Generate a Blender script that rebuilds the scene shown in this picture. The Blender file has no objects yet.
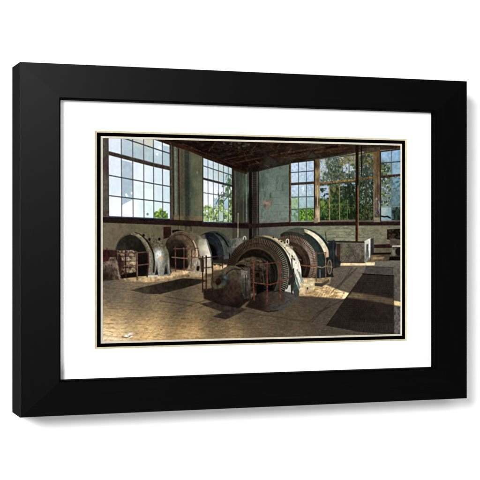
# A framed, matted photograph (old generator hall) hanging on a white wall.
import bpy, bmesh, math
import numpy as np
from mathutils import Vector

# ------------------------------------------------------------------ sizes (metres)
H = 0.2125                    # half the frame's height
FW, FD = 2.8237, 0.273        # frame width and depth, in H
ZC = 1.50                     # height of the picture's centre on the wall
E_LIGHT = 1.40                # what the lamps make of a white surface (exposure of the print's pigments)

# ================================================================== THE PRINT
# The print is a flat sheet 300 x 186 units: every vertex of a fine flat mesh carries its pigment.
PW, PH = 300.0, 185.7
NX, NY = 780, 483
gx = np.linspace(-.8, PW + .8, NX + 1); gy = np.linspace(-.8, PH + .8, NY + 1)
GX, GY = np.meshgrid(gx, gy)
IMG = np.zeros((NY + 1, NX + 1, 3)); IDS = np.zeros((NY + 1, NX + 1), np.int32)
PARTS = [('', None)]
CUR = [0]

def rect(p):                  # a reading taken off the slanted original -> flat print units
    x, y = p[0] - 240.0, p[1] - 239.8
    den = 0.9444 - 2.4276e-4 * x
    u = -1.334 + 7.647 * (6.975e-4 * x + 0.3287) / den
    v = -7.647 * (y / 1354.0) / den
    return ((u - 0.4895) / 1.8973 * 300.0, (0.5873 - v) / 1.1746 * 185.7)

GAIN = [1.0]
def hx(c):
    return np.array(c) / 255.0 * GAIN[0]

_nc = {}
def noise(seed, sx, sy, octs=3, ang=0.0):
    """fractal value noise 0..1 over the sheet, feature size sx, sy in print units"""
    k = (seed, sx, sy, octs, ang)
    if k in _nc: return _nc[k]
    ca, sa = math.cos(ang), math.sin(ang)
    A = GX * ca + GY * sa + 400; B = -GX * sa + GY * ca + 400
    out = np.zeros_like(GX); amp = 1.0; tot = 0
    for o in range(octs):
        r = np.random.RandomState(seed * 17 + o)
        fx, fy = A / sx * 2 ** o, B / sy * 2 ** o
        ix, iy = np.floor(fx).astype(int), np.floor(fy).astype(int)
        tx, ty = fx - ix, fy - iy
        tx = tx * tx * (3 - 2 * tx); ty = ty * ty * (3 - 2 * ty)
        T = r.rand(256, 256)
        h = lambda a, b: T[b & 255, a & 255]
        v = (h(ix, iy) * (1 - tx) + h(ix + 1, iy) * tx) * (1 - ty) + (h(ix, iy + 1) * (1 - tx) + h(ix + 1, iy + 1) * tx) * ty
        out += v * amp; tot += amp; amp *= 0.55
    out /= tot
    out = np.clip((out - 0.5) * 1.7 + 0.5, 0, 1)
    _nc[k] = out
    return out

def box(P, m):
    xs = [p[0] for p in P]; ys = [p[1] for p in P]
    i0 = max(int((min(xs) + .8 - m) / (PW + 1.6) * NX), 0); i1 = min(int((max(xs) + .8 + m) / (PW + 1.6) * NX) + 2, NX + 1)
    j0 = max(int((min(ys) + .8 - m) / (PH + 1.6) * NY), 0); j1 = min(int((max(ys) + .8 + m) / (PH + 1.6) * NY) + 2, NY + 1)
    return slice(j0, max(j1, j0)), slice(i0, max(i1, i0))

def seg_d2(x, y, a, b):
    dx, dy = b[0] - a[0], b[1] - a[1]; L = dx * dx + dy * dy + 1e-9
    t = np.clip(((x - a[0]) * dx + (y - a[1]) * dy) / L, 0, 1)
    return (x - a[0] - t * dx) ** 2 + (y - a[1] - t * dy) ** 2, t

def poly_sd(P, x, y):
    d = np.full(x.shape, 1e9); ins = np.zeros(x.shape, bool)
    for a, b in zip(P, P[1:] + P[:1]):
        d = np.minimum(d, seg_d2(x, y, a, b)[0])
        c = (a[1] > y) != (b[1] > y)
        with np.errstate(divide='ignore', invalid='ignore'):
            ins ^= c & (x < (b[0] - a[0]) * (y - a[1]) / (b[1] - a[1] + 1e-12) + a[0])
    d = np.sqrt(d)
    return np.where(ins, d, -d)

SOFT = [4.0]
def colour(c, x, y):
    if isinstance(c, tuple): return hx(c)[None, None, :] * np.ones(x.shape + (1,))
    num = 0; den = 0
    for px, py, s in c:
        q = rect((px, py)); w = 1.0 / ((x - q[0]) ** 2 + (y - q[1]) ** 2 + SOFT[0]) ** 1.5
        num = num + w[..., None] * hx(s); den = den + w
    return num / den[..., None]

def lay(sl, cov, col, grain, gs, mark=True):
    if grain:
        f = noise(*gs)[sl]
        col = col * (1 + grain * (f - 0.5) * 2)[..., None]
    cov = cov[..., None]
    IMG[sl] = IMG[sl] * (1 - cov) + np.clip(col, 0, 1) * cov
    if mark:
        IDS[sl] = np.where(cov[..., 0] > 0.5, CUR[0], IDS[sl])

def part(name=None, label=None):
    if name is None: CUR[0] = 0; return
    for i, q in enumerate(PARTS):
        if label is None and q[0] == name: CUR[0] = i; return
    PARTS.append((name, label)); CUR[0] = len(PARTS) - 1

def poly(pts, c, feather=0.45, op=1.0, grain=0.10, gs=(1, 2.5, 2.5, 3), mark=None):
    P = [rect(p) for p in pts]; sl = box(P, feather * 2)
    x, y = GX[sl], GY[sl]
    if x.size == 0: return
    cov = np.clip(poly_sd(P, x, y) / (2 * feather) + 0.5, 0, 1); cov = cov * cov * (3 - 2 * cov) * op
    lay(sl, cov, colour(c, x, y), grain, gs, (op > 0.6 and feather < 2) if mark is None else mark)

def line(pts, w, c, op=1.0, soft=0.4, grain=0.12, c2=None, mark=False):
    P = [rect(p) for p in pts]; sl = box(P, w + soft)
    x, y = GX[sl], GY[sl]
    if x.size == 0: return
    d = np.full(x.shape, 1e9)
    for a, b in zip(P, P[1:]): d = np.minimum(d, seg_d2(x, y, a, b)[0])
    cov = np.clip((w / 2 - np.sqrt(d)) / (2 * soft) + 0.5, 0, 1) * op
    lay(sl, cov, colour(c, x, y), grain, (5, 1.6, 1.6, 2), mark)

def arc(cx, cy, rx, ry, a0=0, a1=360, n=48, tilt=0.0):
    out = []
    t = math.radians(tilt)
    for k in range(n + 1):
        a = math.radians(a0 + (a1 - a0) * k / n)      # 0 = right, 90 = up
        ex, ey = rx * math.cos(a), -ry * math.sin(a)
        out.append((cx + ex * math.cos(t) - ey * math.sin(t), cy + ex * math.sin(t) + ey * math.cos(t)))
    return out

def band(o, i): return o + i[::-1]

def speck(pts, c, seed, sx, sy, thr, soft=0.13, op=1.0, ang=0.0, octs=3):
    """blotches of a second pigment inside an outline: leaves, peeling paint, dirt"""
    P = [rect(p) for p in pts]; sl = box(P, 1)
    x, y = GX[sl], GY[sl]
    if x.size == 0: return
    ins = np.clip(poly_sd(P, x, y) + 0.5, 0, 1)
    m = np.clip((noise(seed, sx, sy, octs, ang)[sl] - thr) / soft + 0.5, 0, 1)
    lay(sl, ins * m * op, colour(c, x, y), 0.08, (9, 1.2, 1.2, 2), False)

# ---------------------------------------------------------------- walls
part()
poly([(95,130),(410,130),(410,350),(95,350)], (58,54,45), grain=.2)
LW = [(103,219),(250,224),(250,262),(103,262)]
poly([(103,130),(258,140),(258,226),(103,219)], [(180,170,(79,80,66)),(196,180,(85,87,69)),(240,190,(72,78,66)),(250,200,(79,87,75))], grain=.08, gs=(3,4,9,4))
poly(LW, [(108,228,(100,90,71)),(150,228,(95,89,67)),(178,228,(85,78,58)),(235,232,(80,78,64))], grain=.07, gs=(3,4,6,4))
line([(103,222.5),(165,226)], .8, (106,97,80), op=.5)
BW = [(256,150),(402,140),(402,265),(256,265)]
poly(BW, [(262,180,(81,93,84)),(275,185,(100,114,105)),(285,180,(91,104,94)),(270,210,(105,119,108)),(285,212,(112,125,114)),(265,230,(83,88,80)),(290,228,(102,106,93)),(320,232,(124,125,102)),(345,235,(137,137,112)),(380,230,(118,113,92)),(395,245,(101,94,77))], grain=.06, gs=(4,5,4,4))
for yy in (176,183,190,197,204,211): line([(259,yy+1.5),(289,yy)], .5, (70,83,75), op=.35)
speck([(258,170),(290,165),(290,222),(258,224)], (109,122,110), 7, 4, 6, .72, op=.35)
speck([(258,170),(290,165),(290,222),(258,224)], (61,70,63), 8, 3, 9, .76, op=.4)
for yy in (229,232,235,238): line([(300,yy),(362,yy-.3)], .7, (93,95,76), op=.6)
speck([(300,226),(392,226),(392,243),(300,243)], (134,132,103), 11, 3, 2, .62, op=.45)
speck([(300,226),(392,226),(392,243),(300,243)], (84,83,63), 12, 4, 1.5, .66, op=.45)
# stained patch where the paint has gone
poly([(263.2,201),(265.5,199.3),(268.2,199.6),(271,199.2),(272.3,202),(271,206),(268.5,208.5),(268.4,212),(266.6,209.5),(264,208),(262.6,204.5)], [(265,203,(106,95,80)),(269,204,(117,95,80))], feather=1.6, grain=.3, op=.8, mark=False)
line([(270.8,193),(270.3,197)], 1.0, (60,68,61), op=.7)
poly([(276,210.5),(279,210),(278.5,213),(276.5,213)], (108,101,88), feather=.8, op=.6)
line([(259,220.6),(290,219.3)], 2.6, (108,113,105), op=.75)
line([(284.5,207),(286.5,207.5)], 1.4, (111,94,76), op=.7)
# pier between the two left windows
poly([(172,140),(206,140),(206,222),(172,220)], [(173,180,(78,72,57)),(176,180,(94,105,92)),(180,180,(82,74,56)),(187,185,(56,61,51)),(190,190,(70,76,62)),(197,165,(86,88,67)),(197,185,(98,102,80)),(202,200,(96,98,75))], grain=.07, gs=(3,3,12,4))
line([(175.2,144),(176,218)], 1.8, (102,114,103), op=.8); line([(172.8,144),(173.6,220)], 1.6, (46,40,32), op=.95)
line([(177.6,146),(178.4,220)], 1.6, (78,71,53), op=.8)
line([(178.6,149),(179.4,232)], 1.1, (29,26,20), op=.95); line([(181.8,150),(182.4,219)], 2.6, (74,66,50), op=.8)
line([(186.8,152),(187.5,222)], 5.0, (43,48,42), op=.85, soft=1.0); line([(190.4,152),(190.8,222)], .8, (58,65,56), op=.6)
speck([(190,152),(203,157),(203,216),(190,214)], (96,96,74), 15, 3, 6, .70, op=.5)
poly([(196.3,171.5),(198,171.5),(198,174),(196.3,174)], (122,120,92), feather=.8, op=.6)
poly([(173.6,214.6),(179,215.4),(179,220),(173.6,219.6)], (107,90,66), feather=.6, op=.8)
poly([(179.6,215.6),(203,216.4),(203,220.5),(179.6,220)], [(182,218,(98,82,60)),(187,218,(58,52,41)),(192,219,(102,86,63)),(200,218,(114,95,70))], feather=.5, op=.9)
line([(186,224),(190.6,224.5),(190.6,232),(186,231.5),(186,224)], 2.4, (58,55,44), op=.8)
line([(179.4,222),(179.5,233)], 1.1, (168,150,111), op=.55)
# window jamb at the left edge
poly([(100,130),(108.6,130),(108.9,214),(100,214)], [(104,150,(72,68,60)),(104,190,(79,76,67)),(107.5,160,(70,56,54))], grain=.12)
line([(108.3,139),(108.7,212)], 1.1, (72,52,56), op=.55)
poly([(100,211),(110,210.5),(110.2,218),(100,218)], (80,67,58), grain=.2)
# corner: posts and pipes between the second window and the back wall
poly([(232,160),(259,160),(259,262),(232,262)], [(233,190,(42,34,29)),(236,190,(68,64,56)),(240,190,(54,58,47)),(244,190,(65,73,61)),(246.5,190,(85,101,90)),(248.6,195,(55,57,47)),(251,200,(21,17,14)),(254,200,(44,38,35)),(257,200,(56,50,45)),(245,240,(69,67,58)),(236,240,(71,66,52))], grain=.14, gs=(3,2,10,4))
line([(232.8,167),(233.2,223)], 2.0, (39,32,27)); line([(235.4,169),(235.6,220)], 1.0, (85,82,74), op=.8)
line([(238.2,172),(238.2,222)], 1.2, (55,60,49), op=.9); line([(246.4,173),(246.6,221)], 1.6, (99,117,106), op=.8); line([(243.2,171),(243.4,222)], 1.2, (75,79,60), op=.8)
line([(250.4,168),(250.6,262)], 3.0, (18,14,12), op=.95); line([(254.4,168),(254.5,262)], 3.6, (45,39,37), op=.9)
for k in range(24): line([(252.9,172+k*2.1),(256.2,172+k*2.1)], .7, (27,22,20), op=.6)
line([(257.3,168),(257.3,262)], .8, (76,71,65), op=.8); line([(258.6,168),(258.6,262)], .7, (35,30,27), op=.8)
poly([(259,226),(290,225.5),(290,262),(259,262)], [(262,232,(80,81,74)),(275,230,(90,93,84)),(286,228,(98,101,90)),(264,245,(62,63,56))], grain=.07, gs=(3,4,6,4))
# rail band along the walls
line([(103,219.8),(160,222),(205,224),(250,226)], 5.2, (36,26,23), grain=.15); line([(109,216.4),(140,217.2),(172,218.7)], 2.0, (50,57,71), grain=.2); line([(109,217.9),(172,220.2)], .8, (26,21,23))
line([(203,222),(233,223)], 1.8, (47,52,64)); line([(228,225),(250,226)], 3.0, (29,19,21))
line([(250,226),(291,224),(345,223.6),(402,223.4)], 4.0, (40,28,25), grain=.15); line([(291,221.6),(345,221),(402,220.8)], 1.1, (108,100,92), op=.85); line([(291,222.4),(402,221.7)], .7, (58,42,38))
poly([(186,221.5),(190.6,221.7),(190.6,226.6),(186,226.4)], (30,22,20), op=.7, mark=False)
# white tally stick leaning in the corner
line([(238.1,213.5),(238.0,224)], 1.0, (162,149,126), op=.8); line([(238.0,228),(237.9,237)], 1.1, (181,168,143), op=.8); line([(238,224),(238,228)], 1.2, (110,90,74), op=.9)

# ---------------------------------------------------------------- ceiling with its trusses
part('ceiling', 'dark rusty roof trusses over the hall')
CE = [(150,136),(402,138),(402,148.2),(362,151.5),(330,157.3),(291,163.5),(258,171.5),(246,172.5),(232,168),(203,156),(190,150),(170,144.5),(155,139.5)]
poly(CE, [(170,141,(31,22,18)),(200,148,(24,16,13)),(230,150,(23,18,15)),(240,165,(27,18,13)),(255,160,(24,18,14)),(275,150,(31,22,16)),(300,148,(37,27,22)),(330,150,(43,34,26)),(370,147,(43,33,26)),(395,146,(39,30,24)),(270,165,(45,45,37)),(290,158,(45,40,33)),(310,156,(48,44,37))], grain=.14, gs=(6,4,2,4))
speck(CE, (64,57,44), 21, 5, 3, .66, op=.28); speck(CE, (18,12,9), 22, 6, 3, .62, op=.35); speck(CE, (58,42,30), 23, 4, 2, .70, op=.28)
speck([(220,142),(250,142),(250,152),(222,152)], (91,90,68), 24, 4, 2, .70, op=.5)
line([(155,139.6),(190,150.2),(232,168.6),(246,173)], 2.2, (46,27,20), op=.9); line([(166,141),(203,152.5),(236,166)], 1.0, (60,36,24), op=.7)
line([(160,138.8),(200,147),(230,160)], .8, (23,16,12), op=.8)
for a, b, w_, c in [((232,163.5),(281,153.4),1.3,(60,39,29)),((281,153.4),(340,144.8),1.6,(74,49,34)),((246,166),(281,157.5),1.2,(54,36,27)),((281,157.5),(348,147.6),1.8,(67,45,31)),((262,168.5),(300,162),.9,(34,25,19)),((280,163.8),(318,157.2),1.2,(34,24,18)),((222,160),(252,154),.8,(59,38,29)),((262,151),(292,146.5),.9,(54,36,27)),((214,146),(246,152),.8,(47,30,23)),((203,150),(226,144),1.0,(45,29,24)),((220,156),(240,145),.9,(46,30,24)),((236,160),(262,146),.9,(47,31,24)),((244,153),(250,165),.8,(47,31,24)),((258,148),(270,156),.8,(47,31,24)),((268,144),(276,152),1.2,(57,36,26)),((284,146),(296,152),.8,(44,30,24)),((300,147),(312,151),.8,(44,30,24)),((340,155.4),(364,149.6),1.5,(69,47,33)),((330,152),(402,147.4),1.5,(59,40,30)),((318,157.5),(345,152),1.2,(33,24,18))]:
    line([a, b], w_, c, op=.75, grain=.3)
for k in range(70):                                                      # lattice of thin rods in the gloom
    r = np.random.RandomState(900 + k); x0 = 180 + r.rand() * 150; y0 = 140 + r.rand() * 22
    if y0 > 137 + min((x0 - 160) * .42, 26) or (x0 > 258 and y0 > 170 - (x0 - 250) * .2): continue
    L_ = 6 + r.rand() * 16; a_ = r.choice([-.22, -.2, .55, -.9, .4])
    line([(x0, y0), (x0 + L_ * math.cos(a_), y0 + L_ * math.sin(a_))], .5 + r.rand() * .5, [(56,36,27), (19,13,10), (70,53,42)][k % 3], op=.55, grain=.4)
poly([(326,146.6),(338,144.8),(338,147),(326,149)], (20,13,10), feather=.8, op=.8)
poly([(242,163),(248,163),(248,167),(242,168)], (18,12,9), feather=1, op=.8)
poly([(364,148.5),(380,147),(380,151.5),(364,153.5)], (69,58,42), grain=.25); line([(340,157),(380,151.6)], 1.2, (36,25,18), op=.85)

# ---------------------------------------------------------------- windows
SKY = (223,232,239)
def pane(pts, c, grain=.03, seed=31): poly(pts, c, feather=.3, grain=grain * .5, gs=(seed,3,3,3))
part('window', 'tall steel-barred window nearest the left edge, bright white panes')
W1 = [(108.6,130),(161,130),(170.2,142.5),(170.2,219.2),(109.2,216)]
poly([(108.6,132),(150,137),(158,140.2),(170,145),(170.2,218.6),(109.2,216)], [(115,145,(211,222,234)),(115,165,(217,225,236)),(115,185,(210,224,234)),(115,208,(234,241,248)),(140,175,(221,230,237)),(150,190,(214,229,231)),(160,180,(207,223,230)),(148,210,(211,228,226)),(165,190,(200,219,227)),(128,210,(244,247,251))], grain=.015, gs=(31,3,5,3))
pane([(121.4,136),(132.6,136),(132.6,160),(121.4,157)], [(126,142,(174,191,201)),(126,155,(168,186,197))])
pane([(121.6,160),(132.8,163),(132.8,199.5),(128,202),(121.6,205.4)], [(126,170,(170,186,199)),(127,185,(162,181,193)),(125,200,(166,185,198))], grain=.06)
pane([(132.9,138),(143.6,140),(143.8,163),(132.9,159)], [(138,141,(185,196,186)),(138,152,(168,187,194))], grain=.06)
pane([(143.8,138.5),(153.4,139.4),(153.5,148),(143.8,144.6)], (195,198,180)); pane([(143.8,145.5),(153.5,148.6),(153.6,164.5),(143.9,162)], [(148,150,(173,191,194)),(150,160,(168,188,195))], grain=.06)
pane([(153.7,141),(162.4,144),(162.4,167),(153.7,164)], [(158,148,(203,221,228)),(158,160,(176,196,204))]); pane([(162.6,145),(169.6,147),(169.6,168.5),(162.6,166.5)], (168,191,201))
pane([(144,188),(153.4,190),(153.4,216),(144,216)], [(149,195,(224,238,238)),(149,210,(213,230,228))], grain=.04)
pane([(162.7,189),(169.8,190.5),(169.8,203),(162.7,201.5)], (199,219,224))
poly([(158.3,145.5),(161,146.5),(160.5,149.5),(158.5,149)], (245,248,250), feather=.7); poly([(156,153),(158,153),(158,155.5),(156,155)], (234,242,244), feather=.6)
poly([(125,194.5),(126.2,193),(128.5,196.5),(126.5,197)], (243,247,250), feather=.5); poly([(131,192),(132.3,192),(132.3,194.5),(131,194)], (238,243,246), feather=.5)
poly([(154,213),(156,211),(158,211.5),(159.5,208.6),(161.5,208.4),(163,211),(165,211.8),(167.5,214.8),(167.5,218.6),(154,217.6)], [(156,214,(138,166,80)),(160,213,(122,148,69)),(163,216,(92,122,51))], feather=.6, grain=.4, gs=(33,1.5,1.5,2))
speck([(154,211),(168,211),(168,218.6),(154,218)], (70,107,34), 34, 1.6, 1.6, .62, op=.8)
poly(arc(147.6,214.2,1.1,1.2), (100,134,106), feather=.6)
# bars of the first window
BAR = (87,82,92)
for x0, x1, y0, y1 in [(121.2,121.8,135,217),(132.6,133.1,137,217.4),(143.6,144,139,217.8),(153.4,153.8,139.5,218),(162.4,162.7,142,218.6)]: line([(x0,y0),(x1,y1)], .9, (74,70,80), op=.9)
line([(124,138.3),(143,144.6),(160,150.4),(170.2,153.6)], 1.1, (60,60,60)); line([(109,175.3),(132,179.5),(154,183.8),(170.2,186.6)], 1.0, (63,65,68)); line([(109,195.6),(132,198.4),(154,200.8),(170.2,203)], 1.0, (63,67,72))
line([(109,153.2),(132,159.2),(154,165),(172,169)], 3.5, (57,51,43), grain=.2); line([(109,151.4),(132,157.4),(172,167.4)], .6, (106,98,90), op=.6)
line([(170.4,143.6),(170.9,219)], 1.9, (69,60,51), grain=.2); line([(150,137.6),(170,144.6)], 1.2, (44,32,24))

part('window', 'second tall barred window on the left wall, foliage behind its right panes')
poly([(203.2,157.5),(232.2,168),(232.2,222.4),(203.2,221.6)], [(206,165,(196,211,221)),(212,168,(194,210,218)),(220,172,(186,202,201)),(229,178,(169,191,198)),(206,190,(230,237,245)),(215,195,(238,242,248)),(222,200,(228,236,243)),(229,195,(216,226,234)),(206,208,(234,240,244)),(215,216,(214,226,216)),(229,215,(198,214,214))], grain=.02, gs=(35,2,3,3))
LF = [(203.2,207),(206,205),(209,206.5),(213,207),(216,205),(220,200),(222,196),(226,198),(232.2,190),(232.2,222.3),(203.2,221.4)]
speck(LF, (138,165,88), 36, 2.0, 2.0, .44, soft=.2, op=.8, octs=5); speck(LF, (84,112,58), 37, 1.8, 1.8, .55, soft=.2, op=.8, octs=5); speck([(214,193),(232.2,176),(232.2,222),(214,222)], (58,74,54), 38, 1.8, 2.4, .60, soft=.2, op=.75, octs=5); speck([(204,204),(232,204),(232,222),(204,221)], (180,200,120), 39, 1.8, 1.6, .68, op=.8)
speck([(226,175),(232,175),(232,198),(225,196)], (74,106,60), 40, 1.8, 2.2, .52, op=.8)
pane([(214,198),(218,199),(218,207),(214,206)], (157,185,190)); pane([(224.2,197),(228.2,197.6),(228.2,209.4),(224.2,209)], [(226,200,(166,195,208)),(226,207,(156,186,196))]); pane([(218.6,212),(223,212.4),(223,221),(218.6,221)], (169,192,180))
line([(222,192),(216,204)], .7, (44,56,40), op=.8); line([(231,193),(222,203)], .8, (44,56,40), op=.8); line([(219,199),(223,196),(226,192.6)], .7, (51,61,44), op=.8)
for x in (208,213.3,218.5,223.5,228.4): line([(x-.1,158+(x-203)*.34),(x+.1,222)], .75, (86,92,98), op=.85)
line([(203.2,165.8),(232.2,175.4)], .9, (67,70,74)); line([(203.2,192.6),(218,195),(232.2,197.6)], .8, (74,78,82), op=.9); line([(203.2,207.2),(232.2,210)], .6, (98,106,98), op=.6)
line([(203.2,178.6),(232.2,186)], 2.0, (51,49,46)); line([(202.8,157),(203,222)], .9, (45,42,37)); line([(232.4,168),(232.6,222.5)], 1.2, (36,29,25)); line([(202.6,157.2),(232.5,168)], .9, (35,23,16))

def greenery(P, s, dens=(.45,.55,.6), cols=((62,90,52),(39,64,42),(111,138,58)), k=1.9, op=.95):
    for i, (c, d) in enumerate(zip(cols, dens)): speck(P, c, s + i, k * (1 - .12 * i), k * (1.1 - .1 * i), d, op=op * .85, soft=.24, octs=5)
part('window', 'nine-pane window left of the lit mullion, bush in its bottom panes')
poly([(291,163),(314,160.2),(314,221.2),(291,221.8)], [(295,168,(185,205,226)),(303,168,(183,203,224)),(310,166,(178,199,223)),(295,178,(186,205,224)),(310,178,(169,192,216)),(295,190,(185,205,226)),(302,190,(188,207,221)),(310,190,(160,186,201)),(295,203,(147,173,140)),(303,203,(162,188,194)),(310,203,(154,184,191)),(295,215,(138,163,156)),(303,215,(77,122,42)),(310,215,(74,116,40))], grain=.07, gs=(42,2,2,3))
poly([(301.5,186),(304,186),(303.8,190),(302.6,191.5),(301.6,189)], (230,237,242), feather=.6)
speck([(291,197),(298,197),(298,209),(291,209)], (125,155,82), 44, 2, 2, .5, op=.7); speck([(291,209),(298,209),(298,221),(291,221)], (85,120,78), 45, 2, 2, .6, op=.7)
G3 = [(299,211),(303,208.6),(310,208.2),(313,211),(314,221),(299,221)]
poly(G3, (70,112,31), feather=.7, grain=.3); greenery(G3, 46, (.5,.55,.6), ((103,137,58),(44,68,32),(144,168,80)), 1.6)
speck([(291,164),(314,161),(314,197),(291,197)], (211,223,232), 49, 1.6, 1.6, .70, op=.5); speck([(291,164),(314,161),(314,197),(291,197)], (143,166,189), 50, 2, 2, .72, op=.4)
for x in (298.5,306.4): line([(x,162),(x+.1,221.5)], .9, (74,82,88), op=.9)
line([(291,172.6),(314,170.8)], .9, (63,70,76)); line([(291,197.2),(314,196.6)], .9, (74,86,90)); line([(291,209.4),(314,208.6)], .9, (70,82,76))
line([(290,184.2),(315,182.6)], 2.4, (60,52,45)); line([(290.2,162.5),(290.4,222)], 1.6, (90,70,49), grain=.25); line([(289.3,163),(289.4,222)], .8, (43,33,25)); line([(290,162.9),(314.5,160.2)], 1.0, (44,32,24)); line([(291,221.6),(314,221)], .9, (147,160,160), op=.7)

part('window', 'wide open window right of the lit mullion, trees behind')
poly([(319.6,159.6),(355.6,155),(355.6,220.8),(319.6,221)], [(323,165,(147,169,192)),(330,168,(111,128,144)),(340,165,(127,148,170)),(350,162,(109,108,74)),(322,190,(142,162,180)),(326,196,(127,151,170)),(335,195,(56,72,44)),(350,200,(44,58,38)),(323,203,(95,122,48)),(335,212,(40,64,28)),(350,212,(34,58,24))], grain=.2, gs=(51,2.5,2.5,3))
UP = [(320,160),(355.4,155.4),(355.4,181),(320,183)]
speck(UP, (169,192,220), 52, 2.6, 2.8, .50, soft=.2, op=.85, octs=5); speck(UP, (53,66,60), 53, 2.2, 2.2, .53, soft=.2, op=.8, octs=5); speck([(326,158),(342,157),(346,178),(330,180)], (74,86,80), 54, 2.6, 2.6, .45, soft=.25, op=.75, octs=5); speck(UP, (118,112,63), 55, 1.8, 1.8, .66, soft=.25, op=.4); speck([(338,157),(355.4,155),(355.4,166),(338,166)], (122,114,67), 56, 2, 2, .5, soft=.3, op=.45); speck(UP, (213,226,240), 57, 1.5, 1.5, .66, soft=.2, op=.55)
speck([(325,158.5),(336,157),(343,164),(346,176),(345,181.5),(328,183),(322,178),(327,168)], (61,74,64), 250, 2.4, 2.4, .40, soft=.3, op=.8, octs=5)
speck([(328,166),(340,164),(344,178),(330,180)], (47,59,48), 251, 2.0, 2.4, .46, soft=.25, op=.7, octs=5)
speck([(320,162),(325,161),(326,170),(321,176)], (188,203,216), 252, 2.2, 2.2, .42, soft=.25, op=.75, octs=5)
speck([(342,166),(352,160),(353,172),(346,174)], (195,209,224), 253, 2.6, 2.2, .44, soft=.22, op=.85, octs=5)
speck([(344,156.5),(355.4,155),(355.4,162),(340,164)], (110,104,68), 254, 2.2, 2, .44, soft=.3, op=.7, octs=5)
speck([(320,160),(355,156),(355,181),(320,183)], (148,138,78), 260, 1.6, 1.6, .60, soft=.25, op=.4, octs=5)
speck([(346,172),(355.4,170),(355.4,181),(346,181.5)], (58,70,60), 255, 2.2, 2, .42, soft=.3, op=.8, octs=5)
MID = [(320,185),(355.4,182),(355.4,205),(320,205)]
greenery(MID, 58, (.5,.52,.66), ((58,74,48),(28,38,27),(93,106,62)), 1.9); speck([(320,186),(329,186),(329,198),(320,198)], (170,192,214), 61, 2.4, 2.4, .44, op=.9); speck([(340,184),(355.4,182),(355.4,196),(340,196)], (143,165,186), 62, 2.0, 2.2, .62, op=.85); speck([(329,184),(340,184),(340,196),(329,196)], (124,112,56), 63, 2, 2.4, .6, op=.7)
LOW = [(320,200),(355.4,200),(355.4,220),(320,220)]
greenery(LOW, 64, (.5,.56,.66), ((55,83,42),(24,35,24),(92,118,54)), 1.8); poly([(320,201),(324,200),(325,205),(321,207)], (127,146,70), feather=1, op=.8, mark=False); speck([(345,186),(356,186),(356,220),(345,220)], (27,34,24), 68, 1.4, 12, .55, op=.8)
line([(349,160),(351,220)], 1.2, (34,36,25), op=.6, soft=.8)
speck([(330,186),(355.4,184),(355.4,204),(330,204)], (29,40,29), 256, 2.6, 3.2, .46, soft=.3, op=.7, octs=5); speck([(320,214),(355.4,213),(355.4,221),(320,221)], (21,31,19), 257, 3, 1.6, .5, soft=.3, op=.6, octs=4); line([(329.4,186),(329.5,220)], 1.2, (139,122,78), op=.95); line([(339.4,186),(339.6,220)], 1.1, (139,122,78), op=.9); line([(347.5,200),(347.5,220)], .8, (122,111,72), op=.7)
line([(320,208.8),(355,207.6)], .8, (90,76,48), op=.8); line([(319.6,183.4),(337,181.6),(355.6,179.8)], 2.2, (122,101,64), grain=.3); line([(319.6,184.8),(355.6,181.4)], .9, (58,44,28), op=.9)
line([(320,221),(355.5,220.2)], 1.2, (107,97,82))

part('window', 'narrow window between the dark post and the pale pilaster')
poly([(358.6,154.4),(373.6,152),(373.6,220.4),(358.6,220.6)], [(362,160,(127,122,66)),(366,165,(76,86,72)),(371,160,(122,114,68)),(366,175,(78,92,88)),(365,195,(47,58,40)),(371,200,(43,54,38)),(365,212,(36,48,30))], grain=.2, gs=(71,2.4,2.4,3))
N1 = [(359,155),(373.4,153),(373.4,178),(359,179)]
speck(N1, (142,163,174), 72, 1.6, 2.0, .60, op=.8); speck(N1, (54,69,58), 73, 2.6, 3.0, .48, op=.85); speck(N1, (142,124,62), 74, 2, 2, .66, op=.8)
N2 = [(359,181),(373.4,180),(373.4,220),(359,220)]
greenery(N2, 75, (.52,.50,.66), ((60,76,48),(26,34,25),(85,99,58)), 1.8); speck([(366,180),(373.4,180),(373.4,192),(366,192)], (164,184,194), 79, 1.5, 1.7, .60, op=.9); speck([(359,186),(372,186),(372,205),(359,205)], (141,162,168), 80, 1.2, 1.4, .70, op=.7)
speck([(359,156),(373,154),(373,200),(359,200)], (40,51,42), 258, 2.4, 4, .50, soft=.3, op=.6, octs=5); line([(366.4,186),(364.6,220)], 2.0, (60,58,44), op=.85, soft=.7); line([(369,186),(369.5,220)], 1.0, (75,74,56), op=.7); line([(361.4,146),(361.4,176)], 1.1, (27,18,13)); line([(358.6,179.2),(373.6,177.6)], 1.8, (98,80,47), grain=.3)

part('window', 'rightmost window with bluish upper panes and a pale lower pane')
poly([(380.8,151),(402,148.8),(402,220.8),(380.8,220.6)], [(386,155,(143,176,204)),(396,155,(134,170,200)),(384,168,(85,97,90)),(396,170,(134,166,187)),(386,185,(92,108,100)),(396,185,(111,144,160)),(386,197,(104,120,122)),(396,200,(95,124,132)),(386,213,(141,165,165)),(396,213,(42,56,48))], grain=.10, gs=(81,2.4,2.4,3))
speck([(381,163),(391,162),(391,206),(381,206)], (52,66,47), 82, 2.0, 2.4, .48, soft=.2, op=.85, octs=5); speck([(381,163),(391,162),(391,206),(381,206)], (165,182,189), 83, 1.6, 1.8, .66, op=.8); speck([(391.6,176),(402,176),(402,206),(391.6,206)], (63,90,80), 84, 2.2, 2.2, .66, op=.7); speck([(391.6,206),(402,206),(402,220),(391.6,220)], (23,32,26), 85, 2, 3, .5, op=.8); speck([(381,163),(391,162),(391,206),(381,206)], (109,124,58), 86, 1.8, 1.8, .7, op=.7)
pane([(381.4,207.6),(391,207.4),(391,220),(381.4,220)], [(383,212,(169,183,174)),(388,212,(132,162,166)),(389,218,(121,150,160))], grain=.12, seed=87)
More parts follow.
